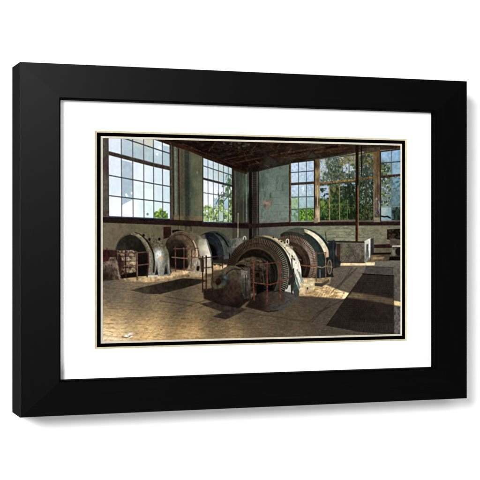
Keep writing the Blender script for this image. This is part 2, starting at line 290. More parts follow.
line([(381,216.2),(384.5,216.8),(387.4,216.4),(390.2,218)], 1.5, (28,26,22)); line([(391.5,150),(391.6,220)], 1.0, (92,106,112), op=.95); line([(380.8,163.2),(402,161.4)], 1.0, (57,66,63)); line([(380.8,192),(402,191.2)], .8, (106,116,112), op=.9); line([(381,207),(402,206.4)], .9, (122,133,128), op=.8); line([(380.8,177),(402,174.8)], 2.3, (60,44,33), grain=.25); line([(380.4,151.6),(402,149)], 1.2, (45,32,25))

part()
# lit mullion, pilaster and the post in front of the windows
poly([(314,159.8),(319.6,159.2),(319.6,222),(314,222)], [(315.5,165,(60,48,36)),(315.5,200,(68,55,41)),(318.6,172,(138,116,79)),(318.5,195,(161,138,102)),(318.5,215,(176,154,120)),(317.6,162,(90,72,48))], grain=.2, gs=(91,2,5,3))
line([(314.4,160),(314.6,222)], 1.2, (42,32,25)); line([(317.6,186),(317.4,206)], 1.0, (200,180,142), op=.8); poly([(314,218),(318,218),(318,223),(314,223)], (138,124,102), op=.8, feather=.6)
poly([(373.4,151.8),(381,150.8),(381,222),(373.4,222)], [(375,160,(106,85,54)),(379,160,(73,57,42)),(375,185,(107,90,66)),(379,190,(90,70,54)),(377,205,(108,91,76)),(379,215,(76,70,62))], grain=.22, gs=(92,2,5,4))
line([(374,185),(374,219)], 1.0, (143,132,102), op=.7); line([(380.4,152),(380.6,221)], 1.0, (42,33,26)); poly([(374,217.5),(380,217.5),(380,222),(374,222)], (139,128,100), op=.8, feather=.5, mark=False); speck([(375,195),(380,195),(380,218),(375,218)], (135,148,160), 93, 1.5, 3, .6, op=.6); line([(377.4,160),(377.8,216)], .9, (61,48,38), op=.5)
part('post', 'thin brown iron post in front of the windows')
line([(357.1,146.5),(357.0,221)], 3.2, (30,20,14), grain=.3, mark=True); line([(356.8,221),(356.8,243.5)], 2.8, (45,27,20), grain=.3, mark=True); line([(358.0,186),(358.2,243)], 1.1, (140,100,67), op=.9, mark=True); line([(362.6,155),(361.6,170)], .9, (27,18,13), op=.6)
part()

# ---------------------------------------------------------------- floor
part('floor', 'worn dusty floor with sunlit patches')
FL = [(100,282),(124,278),(200,264),(262,262),(335,262),(402,255),(402,345),(100,345)]
SOFT[0] = 45.0
poly(FL, [(108,284,(88,81,70)),(112,298,(96,86,72)),(112,306,(112,97,76)),(112,313,(160,131,92)),(112,322,(220,182,126)),(115,333,(244,208,152)),(106,339,(252,238,200)),
    (140,300,(90,81,68)),(140,309,(104,89,69)),(140,316,(150,124,88)),(145,326,(210,170,113)),(150,337,(232,191,131)),(180,295,(80,72,60)),(180,310,(88,76,60)),(182,320,(120,98,69)),(187,328,(176,139,90)),(190,337,(212,172,116)),
    (215,320,(92,78,60)),(225,330,(118,97,69)),(232,338,(164,136,96)),(250,315,(82,71,56)),(260,330,(100,86,65)),(285,320,(82,72,58)),(300,330,(98,86,68)),(320,310,(78,70,59)),(318,300,(72,64,54)),(320,325,(84,75,63)),
    (345,275,(96,88,77)),(340,285,(98,88,75)),(360,262,(108,98,84)),(385,262,(106,99,88)),(397,280,(98,92,82)),(397,320,(92,85,79)),(300,300,(78,67,54)),(345,300,(82,73,62))], feather=.6, grain=.11, gs=(101,2.6,.95,4))
SOFT[0] = 4.0
GLOW = [(100,300),(402,300),(402,345),(100,345)]
speck([(100,284),(300,300),(300,345),(100,345)], (47,42,34), 102, 2.6, 0.96, .66, soft=.3, op=0.06); speck([(100,310),(260,318),(260,345),(100,345)], (124,97,64), 103, 2.0, 0.84, .62, soft=.3, op=0.07); speck([(100,314),(240,322),(240,345),(100,345)], (236,202,148), 104, 2.2, 0.72, .70, soft=.3, op=0.09); speck([(170,310),(330,305),(330,345),(170,345)], (51,42,32), 105, 2.0, 0.96, .60, soft=.3, op=0.09)
speck([(225,316),(305,312),(300,340),(225,342)], (61,50,38), 106, 2.9, 1.20, .58, soft=.3, op=0.11); speck([(240,318),(330,316),(330,340),(240,342)], (148,119,75), 107, 1.4, 0.72, .66, soft=.3, op=0.07)
for k in range(26):                                                       # worn paving joints and dabs
    r = np.random.RandomState(500 + k); x0, y0 = 104 + r.rand() * 190, 318 + r.rand() * 20
    poly([(x0,y0),(x0+3+r.rand()*3,y0-.5),(x0+4+r.rand()*4,y0+.9),(x0+.8,y0+1.3)], (74,58,40), feather=.9, op=.35, mark=False)
line([(103,335.5),(118,337.5),(140,340.5)], 1.4, (181,143,94), op=.7, soft=.8); poly([(103,336),(120,338),(140,341),(103,342)], (242,223,186), feather=1, op=.9, mark=False)
speck([(103,335),(122,338),(140,342),(103,342)], (211,178,127), 108, 3, 1.2, .6, op=.5)
r = np.random.RandomState(77)
for k in range(9):                                                        # courses of small floor tiles
    t = (k / 8) ** 1.35; line([(103, 288 + 52 * t), (300 + 20 * t, 300 + 45 * t)], .5, (63,53,39), op=.16, soft=.5)
for k in range(30):
    x0 = 96 + k * 8.2; line([(x0, 341), (150 + k * 5.1, 296)], .5, (63,53,39), op=.14, soft=.5)
for k in range(150):
    x0, y0 = 104 + r.rand() * 230, 300 + r.rand() ** .7 * 40
    poly(arc(x0, y0, .5 + r.rand() * .9, .25 + r.rand() * .35, n=8), [(46,38,28), (165,138,98), (74,61,44)][k % 3], feather=.5, op=.35, mark=False)
# scraps of paper
for p in [[(124,336),(128,333.8),(133,333.5),(130,336),(133.5,336.6),(128,338.2)], [(128.5,333),(133,332.4),(132,335)]]: poly(p, (246,239,220), feather=.5, mark=False, grain=.2)
line([(122,336.8),(126,337.6),(130,336.6)], .9, (92,70,48), op=.9); line([(127,335),(131,335.3)], .6, (138,117,82), op=.8)
for a, b in [((160,301),(192,306)),((165,296.5),(205,304)),((178,309),(206,300)),((243,312),(310,322)),((308,322),(330,306)),((196,309),(212,303))]: line([a, b], .9, (42,35,27), op=.42, soft=.6)
# light between and under the machines at the back left
poly([(122,277.5),(135,274),(152,276.5),(165,274),(172,277),(166,280.5),(146,282.4),(126,281)], [(130,279,(165,138,102)),(150,280,(184,154,112)),(165,277,(197,170,128))], feather=.8, grain=.25, mark=False)
poly([(150,281),(168,277),(172,272),(180,269),(192,270),(191,272),(178,277),(158,281.5)], [(172,273,(196,166,124)),(185,271,(191,160,117)),(160,280,(154,126,92))], feather=.7, grain=.25, mark=False)
poly([(160,280),(184,274),(200,273),(215,272),(204,277),(190,277.6),(165,282)], [(185,277,(138,115,83)),(200,275,(189,159,118))], feather=1.0, op=.9, grain=.2, mark=False)
poly([(212,263.5),(222,265),(236,266),(236,268.5),(214,270)], [(218,266,(181,150,111)),(230,267,(213,192,151))], feather=.7, grain=.25, mark=False)
poly([(182,276),(207,271),(240,271),(240,275),(206,277)], (58,46,36), feather=1.2, op=.6, mark=False); poly([(198,269.5),(212,269),(212,273),(198,273.5)], (217,192,149), feather=.7, op=.8, mark=False); poly([(188,273),(205,274),(203,277),(190,276.5)], (200,170,126), feather=.8, op=.7, mark=False)
# sunlit patch right of the large generators and the bar of light beyond
poly([(299,282),(312,277.5),(322,283),(340,290.5),(351,293.6),(344,299.2),(330,297.8),(312,296.4),(299,296)], [(303,288,(221,195,149)),(315,286,(199,166,116)),(325,290,(224,192,138)),(343,295,(252,226,172)),(335,297,(217,181,123)),(308,294,(169,138,95))], feather=.9, grain=.2, gs=(111,3,1.6,4), mark=False)
speck([(302,280),(345,292),(342,299),(302,296)], (141,112,72), 112, 2.6, 1.4, .60, op=.6)
poly([(351,292.6),(370,295.6),(402,302),(402,306.4),(372,301.6),(346,298.6)], [(354,296,(204,178,129)),(375,299,(184,160,116)),(397,303.5,(250,219,156))], feather=1.1, op=.9, grain=.12, mark=False)
poly([(300,296),(345,299.4),(402,306),(402,335),(300,335)], (44,37,31), feather=2.0, op=.15, mark=False); poly([(322,281),(352,270),(376,268),(372,294),(350,292)], (90,80,68), feather=2.5, op=.3, mark=False)
poly([(337,262.3),(375,262.4),(374.4,265.4),(337,265.6)], [(342,264,(217,193,146)),(360,264,(228,205,161)),(373,264,(237,216,173))], feather=.5, grain=.12, mark=False); poly([(369,257.6),(384,257.4),(383,259.4),(369,259.6)], (171,140,99), feather=.8, op=.9, mark=False)
for a, b in [((331,293),(352,272)),((317,313),(345,299)),((338,288),(357,268)),((352,268),(341,284)),((312,322),(330,302))]: line([a, b], .9, (46,40,33), op=.6, soft=.6)
for k in range(7): line([(336+k*2.2,268),(316+k*3,300)], .6, (58,51,43), op=.22, soft=.6)

part('floor_grate', 'flat dark hatch plate lying left of the front generator')
poly([(130.2,290.3),(145,286.4),(160,283.2),(183,278.2),(203,279.4),(208,280.8),(190,286.6),(160,294.2),(146,293.8)], [(140,290,(59,52,43)),(160,288,(43,37,30)),(185,282,(36,30,24)),(202,280,(46,39,31))], feather=.6, grain=.2)
part('floor_grate', 'small purple-brown plate in the floor at the front')
poly([(200,304),(216,300.5),(247,309.4),(238,314),(226,319.6),(212.5,316.6),(222,312)], [(210,304,(53,45,37)),(225,312,(50,42,36)),(240,310,(58,49,41))], feather=.6, grain=.2)
part('floor_grate', 'large dark ribbed grate at the right')
GR = [(363,273.6),(393.4,275.4),(393.2,334.4),(360,332),(326,325.6)]
poly(GR, [(378,280,(44,37,32)),(375,292,(45,38,33)),(360,310,(37,31,28)),(385,325,(42,35,32)),(340,322,(41,35,31))], feather=.45, grain=.14)
GL = [(352,292.2),(370,294.6),(393.4,299),(393.4,304.8),(370,300.6),(347,297.4)]
poly(GL, [(354,295,(141,122,87)),(372,298,(106,90,68)),(390,302,(109,93,71))], feather=1.4, op=.75, mark=False)
for k in range(34):
    x1 = 326 + k * 2.0; line([(363 + k * .9, 274 + k * .05), (x1, 325.6 + min(k * .25, 8.6))],   .45, (61,52,48), op=.26, soft=.35)
for k in range(30): y = 276 + k * 1.95; line([(363 - (y-273.6)*.71, y), (393.3, y + 1.6 + k*.02)],   .4, (25,19,18), op=.25, soft=.35)
for k in range(30): line([(351 + k * 1.42, 321.5 + k * .08), (349.4 + k * 1.47, 330.4 + k * .13)], .5, (74,64,59), op=.5 * (.5 + .5 * (k > 4)), soft=.35)
line([(362.6,273.8),(393.4,275.6)], 1.0, (23,17,15))
part('floor')
poly([(366,266.6),(393.4,267.4),(393.4,275),(363.4,273.2)], [(375,270,(72,67,61)),(388,271,(76,71,66))], feather=.5, grain=.12); line([(366,266.6),(393.4,267.4)], .8, (53,48,43), op=.7)
poly([(394,266),(402,266),(402,302),(394,300.4)], (86,80,73), feather=.5, grain=.2, op=.8); poly([(394,306),(402,307),(402,336),(394,335)], (84,77,75), feather=.5, grain=.3, gs=(115,2,2,4)); speck([(394,306),(402,307),(402,336),(394,335)], (108,102,96), 116, 1.8, 1.8, .66, op=.6); line([(393.8,276),(393.7,334)], .8, (28,22,21), op=.7)

# ---------------------------------------------------------------- things at the back right
part('crate', 'long grey mottled box with a white end, under the windows')
poly([(329,241.6),(365,242.2),(364.6,263),(337.5,262.6),(331,255)], [(333,246,(78,74,64)),(345,250,(95,89,76)),(350,256,(87,81,68)),(360,250,(103,95,82)),(362,260,(79,71,59))], grain=.2, gs=(121,3,3,4))
speck([(342,245),(364,245),(364,261),(342,261)], (122,115,99), 122, 1.8, 2, .64, op=.35); speck([(330,243),(364,243),(364,262),(330,262)], (59,53,44), 123, 1.8, 1.8, .66, op=.4)
line([(328,241.4),(366,242.2)], 1.5, (37,34,29)); line([(330,243),(365,243.6)], .8, (109,107,94), op=.7); poly([(337,243.6),(340.4,243.6),(340.2,262),(337,261.4)], (58,41,36), grain=.2); line([(340.8,245),(340.6,261)], .7, (107,90,76), op=.7); line([(337,262.2),(365,262.6)], 1.0, (51,44,35), op=.8)
poly([(364.6,241.4),(370.4,238.6),(370.2,257.4),(365.4,263),(364.4,262)], [(365.2,250,(180,180,164)),(369.4,246,(220,216,204)),(367.4,255,(109,112,105))], grain=.12); poly([(366.3,244.6),(368.4,243.4),(368.2,256.5),(366.2,259)], [(367,248,(72,78,78)),(367,255,(94,96,88))], feather=.35); line([(365,241.3),(370.4,238.8)], 1.1, (216,216,200)); line([(369.6,240),(369.5,257)], 1.0, (236,232,222))
part()
poly([(370.6,239),(373.6,238),(374,257),(371,258)], [(372,243,(54,56,57)),(372,252,(36,38,40))], feather=.5); poly([(374,244.6),(392,244),(392,248),(374,248.2)], (43,26,24), grain=.25); poly([(374,248.2),(392,248),(392,252.6),(374,252.8)], (90,83,67), feather=.5, grain=.15); poly([(373,252.8),(391,252.4),(391,254.6),(373,255)], (26,18,16), feather=.5)
part('floor')
poly([(371,255),(391,254.4),(390,261),(369,261.5)], [(375,257,(106,87,64)),(386,257,(67,56,44)),(385,260,(91,80,68))], feather=.6, grain=.2); poly([(374,257),(384,257),(383,259),(372,259.4)], (163,135,95), feather=.8, op=.85, mark=False)
part('machine', 'dark pump with a pale top beside the right edge')
poly([(387,229.4),(402,228.6),(402,241),(387,239.4)], [(390,233,(32,25,22)),(398,233,(21,17,15))], feather=.5, grain=.3); speck([(387,229),(402,229),(402,240),(387,240)], (75,61,49), 131, 2, 2, .66, op=.6)
poly([(390,238),(402,240),(402,246),(396,245),(390,246)], (81,74,61), feather=.8, grain=.2); poly([(392,246),(402,245.4),(402,259),(391,258)], [(394,250,(93,86,73)),(398,252,(42,38,34)),(394,256,(60,54,46))], feather=.6, grain=.3)
line([(392.6,246.2),(402,246)], 1.1, (208,200,182)); poly(arc(399,251.5,3.6,4), (27,25,23), feather=.6); poly([(389.6,256.5),(402,257),(402,260.5),(389,260.4)], (23,17,14), feather=.5); poly(arc(393.6,253,1.8,3.2), (133,124,108), feather=.7, op=.7)
part()

# ---------------------------------------------------------------- generators
GEN = 'generator'
part(GEN, 'third, dark navy generator in shadow behind the others')
poly(arc(214,256,19,25,120,-4,28) + [(233,262),(226,264),(208,263)], [(214,233,(46,48,45)),(222,236,(50,54,51)),(229,244,(62,68,65)),(231,254,(52,58,56)),(226,256,(68,71,67)),(221,245,(74,77,72))], grain=.2, gs=(161,2.4,2.4,4)); line(arc(212,257,17.6,24.4,76,-6,18), 1.4, (16,16,14), op=.9); line(arc(208.6,257,16.4,24,66,-6,18), 1.5, (79,78,70), op=.75); poly([(227,246),(231,249),(231.6,255),(227.4,252)], (87,85,78), feather=.8, op=.7)
poly(arc(208.6,255,15,22.6,-30,120,30) + [(205.5,234),(211,262)], [(208,236,(24,26,29)),(216,243,(34,37,41)),(220,252,(40,43,47)),(212,252,(17,17,18)),(216,260,(26,27,29))], feather=.5, grain=.2); line(arc(207.6,256,12,19.4,80,-25,18), 1.2, (40,44,50), op=.7); poly(arc(208,257,9.4,14,-40,100,20) + [(208,262)], (9,9,9), feather=.8, op=.8)
poly([(212,260),(230,259),(232,264),(213,264.6)], (42,38,32), feather=.7); line([(213,263.4),(224,264.4)], 1.2, (125,106,82), op=.7)
part(GEN, 'second generator from the left, brown ring and cream casing')
poly([(163.4,227),(171,226.6),(171,237),(163.4,239)], [(165,231,(46,26,22)),(168,231,(36,23,20))], feather=.5, grain=.3); poly(arc(166,231.5,1.2,1.6), (54,29,25), feather=.9, op=.5)
poly(arc(185,262,26,31.5,110,8,26) + [(211.4,262),(211,273.5),(190,273.5),(178,240)], [(184,231,(74,67,53)),(194,233,(96,88,70)),(202,240,(133,124,102)),(206,250,(180,173,151)),(208,262,(185,176,152)),(200,262,(111,101,84)),(207,272,(185,169,138)),(196,240,(90,83,65))], grain=.15, gs=(151,2.4,3,4))
poly([(199,239.4),(206,239),(211.4,257),(208,260),(201.4,257.4),(198.4,246)], [(201,243,(150,142,122)),(206,248,(214,206,186)),(208,256,(224,216,198)),(202,254,(160,150,130))], feather=1.0, grain=.05); speck([(190,232),(206,238),(200,246),(194,240)], (120,110,88), 152, 1.8, 1.4, .6, op=.35)
line([(207,240),(211,252),(211.8,262)], .8, (138,133,114), op=.7); line([(200.6,257.6),(208,260.2)], .7, (133,123,104), op=.6)
line(arc(177,262,21.4,31,100,-14,24), 2.6, (23,20,18), grain=.2)
poly(arc(181,254.5,17.4,23.6,-46,216,44), [(165,240,(46,40,32)),(175,232,(63,56,44)),(185,237,(91,74,56)),(190,246,(97,79,60)),(195,255,(149,122,95)),(196,262,(169,141,110)),(188,262,(94,76,60)),(168,255,(42,35,29)),(180,245,(69,57,45))], feather=.5, grain=.2, gs=(153,2,2.4,4))
line(arc(181,254.5,17,23.2,130,45,20), 1.0, (106,92,69), op=.7); line(arc(180.6,254.5,15,20,120,10,20), .9, (42,34,26), op=.6); line(arc(181,255,16,21.8,40,-25,20), 1.2, (216,191,156), op=.65); speck([(183,238),(196,250),(196,268),(188,268)], (58,44,34), 154, 1.4, 2.4, .62, op=.4)
poly(arc(176.4,252.4,10.4,12.8,-70,220,40), [(172,244,(41,34,27)),(176,255,(23,19,15))], feather=2.0, grain=.2, mark=True); line(arc(176.4,251.4,7.4,9.4,140,20,16), .9, (51,43,35), op=.5, soft=.8); poly([(168,258),(186,256),(189,268),(180,270),(169,267)], (24,19,15), feather=1.8)
for p, c in [([(190,262),(194,258),(191,269),(187,270)],(133,122,104)),([(195,258),(198,257),(195.6,266),(193,267)],(138,132,118)),([(198.4,258),(200.4,262),(200,266),(197,266)],(149,140,123))]: poly(p, c, feather=.7, grain=.2)
poly([(200,257.6),(204,260),(204,272),(201,272)], (58,49,38), feather=.7)

part(GEN, 'round generator nearest the left edge, rusty exciter boxes in front')
poly([(131,276),(131,234),(135,232.6),(142,231.9),(150,232.4),(158,236.2),(164.6,243),(168.2,251.6),(169.6,260),(170.6,275.5)],
     [(135,234,(93,83,64)),(145,234,(98,89,68)),(155,239,(96,88,68)),(162,246,(90,83,66)),(167,254,(96,90,74)),(158,251,(136,131,112)),(156,270,(112,108,95)),(168,268,(92,88,78)),(150,245,(66,59,46)),(153.6,262,(84,80,70)),(161,270,(128,124,110))], grain=.16, gs=(141,1.8,1.8,4))
speck([(140,234),(160,238),(168,252),(150,246)], (125,116,90), 142, 1.6, 1.6, .60, op=.5); speck([(138,233),(165,242),(168,256),(150,250)], (55,48,31), 143, 1.4, 1.4, .66, op=.5)
poly(arc(158.6,256.6,4.6,7.4), (204,211,204), feather=3.2, op=.7); poly(arc(158.6,263,3.8,9), (178,174,158), feather=2.6, op=.5); poly(arc(158.6,255,2.6,3.6), (239,241,234), feather=1.6, op=.9)
speck([(152,246),(169,250),(170,274),(152,274)], (92,100,97), 145, 1.2, 2.0, .64, op=.3)
poly(arc(160.4,257.8,1.3,1.5), (220,174,104), feather=1.1, op=.85)
for p in ((149.4,239.4),(159.4,239.2),(143.6,235.4)): poly(arc(p[0],p[1],1.2,1.5), (23,19,15), feather=.6)
line([(135.4,233),(140.6,235.2),(146.8,240.6),(151,247),(153.4,254),(154.2,262),(153.6,272)], 1.5, (34,29,24), grain=.2)
line([(132.6,233.6),(138,235.2),(143.6,240),(148,247.6),(150.4,256),(151,264),(149.6,275)], 2.6, (111,104,84), grain=.2); line([(150.2,256),(151.2,264),(149.8,275)], 1.3, (128,126,114), op=.6, soft=.8); line([(134,233.4),(141,236.6),(147,243),(150.6,251)], .7, (147,138,112), op=.6)
poly([(115.6,250),(117,244.6),(120,239.6),(124.6,236),(130,234.4),(135.6,236),(140.8,240.4),(145,247),(147.8,255),(148.8,264),(147.6,276),(130,276.6),(116,276)], [(131,240,(36,33,28)),(122,248,(44,40,34)),(140,250,(28,25,22)),(142,264,(18,16,14))], feather=.5, grain=.2)
line([(115.2,251),(117,244),(120.4,238.6),(125,235),(130.4,233.6)], .9, (69,63,51), op=.8)
# pedestal and struts at right
poly([(156.6,266),(164,266),(166,275.5),(155.6,276)], (132,128,114), feather=1.8, op=.4)
for p, c in [([(154.6,276),(156.8,267),(158.6,276)],(34,32,28)),([(163.8,274.6),(165.9,264.6),(167.8,273.6)],(30,30,27)),([(169,272.8),(169.6,266),(171.6,272.4)],(62,62,56))]: poly(p, c, feather=.6, grain=.15)
line([(158.8,262),(159,276)], .8, (192,196,188), op=.6); line([(168,260),(169.4,273)], .9, (160,160,150), op=.7)
poly([(148,275.5),(158,274.8),(158,277),(147,277.6)], (195,189,168), feather=.7)
# rusty exciter in front
poly([(103,249.6),(118,250),(120,257),(103,257.5)], (42,26,24), feather=.7, grain=.4); line([(103,249.4),(118,250.2)], .8, (92,74,64), op=.7); line([(107,248),(107,257)], .9, (74,32,34), op=.9)
poly([(117,250.6),(133,250),(136,254),(135.4,276),(119,277.6)], [(120,253,(111,95,80)),(127,257,(139,122,96)),(132,262,(160,142,112)),(124,266,(84,67,54)),(131,272,(125,107,82)),(122,274,(61,46,39))], feather=.6, grain=.3, gs=(146,2,2,4)); speck([(117,251),(136,251),(136,277),(117,277)], (29,21,18), 147, 2.6, 1.8, .56, soft=.25, op=.55); speck([(117,251),(136,251),(136,277),(117,277)], (185,166,132), 148, 2.0, 1.8, .62, soft=.25, op=.5)
for y in (256.6,261.4,267.6): line([(118,y),(135,y-.4)], .9, (42,31,26), op=.7)
poly([(120,275),(136,272),(137,277),(122,278.6)], (23,18,15), feather=.7); poly(arc(119.4,263,2.4,9), (51,32,29), feather=.9, grain=.3)
poly([(103,258)] + arc(110.6,266,8.2,8.8,140,20,10) + [(120,279.6),(112,280.2),(103,279.6)], [(106,260,(107,95,82)),(112,262,(110,96,80)),(108,270,(70,58,49)),(116,272,(87,72,59)),(106,277,(45,35,29))], feather=.6, grain=.3, gs=(149,2,2.4,4)); speck([(103,258),(118,258),(120,280),(103,280)], (36,26,21), 150, 2, 2.4, .6, soft=.25, op=.45); line([(116.4,262),(119.6,279)], 1.6, (140,122,100), op=.7)
poly([(103,256.6),(110,257),(108,261),(103,262)], (58,30,28), feather=.7)

part()
poly([(231,239),(238,237.6),(243.4,239),(244,252),(232,256)], [(233,243,(78,80,75)),(237,245,(108,102,92)),(241,241,(104,103,96)),(236,251,(80,77,71))], feather=.6, grain=.2, gs=(162,2,2,4)); line([(230.8,239.6),(243,238.6)], 1.0, (100,103,100), op=.8); line([(237,239),(236,249)], .7, (130,118,106), op=.4)

part(GEN, 'rear right generator with a white band along its dark green casing')
poly(arc(300,264,33.4,36.4,126,-14,40) + [(334,277),(300,280),(282,262)], [(280,235,(34,35,31)),(292,229,(66,69,60)),(303,229,(75,76,65)),(312,234,(53,59,54)),(322,245,(37,44,41)),(330,258,(33,40,38)),(331,272,(30,36,36)),(318,262,(46,55,51))], grain=.16, gs=(171,2.6,3,4))
poly(band(arc(296.6,264,34.4,36.0,78,12,26), arc(294.6,264.4,30.6,33.2,70,11,26)), [(304,229.4,(169,159,128)),(310,232,(216,205,173)),(318,238,(229,219,192)),(324,248,(222,210,180)),(327,256,(185,159,124))], feather=.5, grain=.1); line(arc(294.8,264.4,30.4,33,70,-5,24), 1.6, (28,38,33), op=.85)
poly(arc(291.4,264,31,33,100,-26,36) + [(318,279),(290,280),(280,250)], [(292,232,(49,49,43)),(305,236,(47,50,44)),(314,246,(47,56,51)),(321,262,(43,52,47)),(319,275,(36,43,40))], feather=.5, grain=.14)
line(arc(289.6,264,30.2,33,100,62,18), 1.0, (104,97,75), op=.6)
R5 = arc(290,264,27.4,28.6,112,-32,40) + [(312,280),(292,280),(280,245)]
poly(R5, [(288,238,(74,58,46)),(298,239,(93,74,60)),(308,246,(125,108,94)),(315,256,(143,125,110)),(316,268,(132,112,95)),(311,277,(90,72,60)),(300,255,(61,46,38))], feather=.5, grain=.2)
for k in range(74):
    a = math.radians(104 - k * 1.86); c_, s_ = math.cos(a), math.sin(a)
    line([(290 + 21.8 * c_, 264 - 23.4 * s_), (290 + 26.8 * c_, 264 - 28.2 * s_)], .5, (51,38,31) if k % 2 else ((168,152,136) if 24 < k < 62 else (119,103,90)), op=.66, soft=.3)
line(arc(290,264,24.2,25.8,100,-28,30), .8, (60,46,38), op=.55)
poly(arc(289,265,21.4,23,105,-36,36) + [(305,280),(292,280),(282,250)], [(292,246,(51,39,31)),(300,250,(58,44,36)),(306,262,(51,39,31)),(298,265,(23,17,14)),(303,276,(31,23,19))], feather=.6, grain=.2); line(arc(289,265,17.4,19.4,90,-30,26), 1.2, (74,59,48), op=.6); line(arc(289,266,14,16,80,-30,20), 1.0, (15,11,9), op=.7)
poly([(328,243),(334,239.4),(336.6,244),(335,254),(341,262),(340,267),(333,268.4),(329,258)], [(331,248,(30,33,33)),(334,252,(46,52,54)),(336,260,(30,33,33)),(338,265,(40,41,39))], feather=.8, grain=.25); line([(333,240),(334,268)], .8, (62,68,70), op=.5); line([(325.5,233),(326.2,241)], 1.4, (42,46,46), op=.7)
poly([(300,277.6),(318,278.4),(331,277),(330,283.6),(318,286.6),(300,281)], [(306,279,(196,172,130)),(320,280,(164,138,98)),(326,280,(138,116,82))], feather=.6, grain=.2); poly([(313.4,283),(322,283.2),(329,279),(329.4,282),(322,286.8),(314,285.8)], [(318,285,(58,56,48)),(327,281,(76,70,58))], feather=.5)

part(GEN, 'largest generator at the front, slotted ring and sunlit cream casing')
poly(arc(263,274,38.4,38.6,104,-14,46) + [(302,284),(297,296),(270,300),(250,250)], [(258,237,(127,113,87)),(268,236.6,(179,162,127)),(278,240,(197,182,148)),(287,246,(213,203,176)),(293,256,(221,215,198)),(299,266,(233,228,214)),(300,276,(226,223,210)),(296,284,(185,188,176))], grain=.10, gs=(181,2.6,2.6,4))
speck([(264,235),(286,240),(292,250),(276,240)], (138,120,83), 182, 1.6, 1.4, .62, op=.4); speck([(280,240),(300,260),(300,285),(290,270)], (196,182,144), 183, 1.6, 2.0, .64, op=.35)
for p in ((273.4,237.4),(279,239.4),(281.4,241.6),(284.6,242.8)): poly(arc(p[0],p[1],.9,.8), (42,35,26), feather=.45)
poly(arc(291.4,247.6,1.6,1.6), (168,154,116), feather=.8, op=.8); line([(297.5,258.6),(301,260)], .7, (164,154,132), op=.6); line(arc(263,274,38.2,38.4,100,20,30), .7, (95,85,63), op=.7)
line(arc(258.2,274,32.6,36.8,100,-16,36), 2.2, (32,33,28), grain=.2); line(arc(257.8,274,31.6,35.9,100,-24,30), 1.3, (43,44,38)); line(arc(260.6,274,33.4,37.2,100,30,24), .8, (106,95,73), op=.7)
R4 = arc(257.4,274,31.2,35.6,-32,214,80)
poly(R4, [(234,258,(38,29,22)),(245,244,(56,45,34)),(258,240,(67,55,41)),(270,244,(61,50,38)),(280,252,(59,49,40)),(287,265,(75,69,59)),(289,277,(82,78,69)),(285,292,(52,48,43)),(232,272,(38,29,23))], feather=.5, grain=.2, gs=(184,1.6,1.6,3))
for k in range(142):
    a = math.radians(210 - k * 1.72); c_, s_ = math.cos(a), math.sin(a); t_ = min(max((k - 60) / 40, 0), 1)
    line([(256.6 + 22.6 * c_, 274.4 - 26.8 * s_), (257.3 + 27 * c_, 274 - 31 * s_)], .6, (27,21,15) if k % 2 else (74,61,48), op=.38, soft=.34)
    line([(257.4 + 26.6 * c_, 274 - 30.6 * s_), (257.4 + 30.4 * c_, 274 - 34.9 * s_)], .66, (21,17,13) if k % 2 else ((133,127,109) if k > 96 else ((101,91,75) if k > 70 else (77,65,52))), op=.42 + .42 * t_, soft=.32)
line(arc(257.2,274,26.4,30.4,205,-26,60), .7, (31,24,18), op=.45); line(arc(256.4,274.6,22.4,26.6,205,-20,50), .9, (75,62,46), op=.6)
poly(arc(256,275,21.8,25.8,-38,218,60), [(250,252,(24,19,14)),(262,252,(27,21,15)),(272,262,(22,18,14)),(275,278,(25,22,19)),(270,290,(14,11,9)),(238,270,(21,16,12))], feather=.8, grain=.2)
line(arc(257,276,18.8,22.6,70,-30,24), 1.2, (44,42,38), op=.6, soft=.7); line(arc(256,276,16,20,50,-30,24), .9, (34,32,29), op=.6)
# brush gear inside the ring
poly([(237,264),(243,258.6),(253,256.6),(263,258.4),(270,264.4),(271.6,275),(267,286),(256,292),(244,290)], [(243,261,(61,53,41)),(252,259,(69,60,46)),(260,261,(60,54,41)),(266,266,(45,42,35)),(258,274,(46,38,32)),(268,278,(28,25,21)),(262,284,(26,21,18)),(250,276,(51,39,31))], feather=.9, grain=.35, gs=(185,2,2,4)); speck([(240,260),(266,259),(267,290),(244,290)], (94,89,74), 186, 1.8, 1.6, .62, soft=.25, op=.35); speck([(240,260),(266,259),(267,290),(244,290)], (12,9,8), 187, 2.2, 1.8, .58, soft=.25, op=.45)
poly(arc(257.4,275,4.6,5.2), (52,36,29), feather=1.2, op=.7); poly(arc(257.4,275,2.2,2.6), (27,15,12), feather=.6)
line(arc(243,272,9.6,10.4,160,20,20), 1.3, (74,64,48), op=.8); line(arc(241,276,9,10.4,150,10,20), 2.4, (15,11,10), op=.9)
for p, c, w_ in [([(239,262),(250,258.6),(262,261.4)],(87,73,58),1.2),([(246,266),(256,263.6),(266,268)],(74,64,50),1.0),([(250,270),(262,271)],(20,16,13),1.2),([(262,264),(264,284)],(69,62,52),1.0),([(258.6,262),(259.4,288)],(23,18,15),1.0),([(269,266),(270.4,282)],(54,51,45),.8),([(250,282),(260,284)],(64,54,43),1.0)]: line(p, w_, c, op=.75, grain=.3)
poly([(257.5,284),(263,285),(264.5,297),(256,298)], (11,9,8), feather=1)
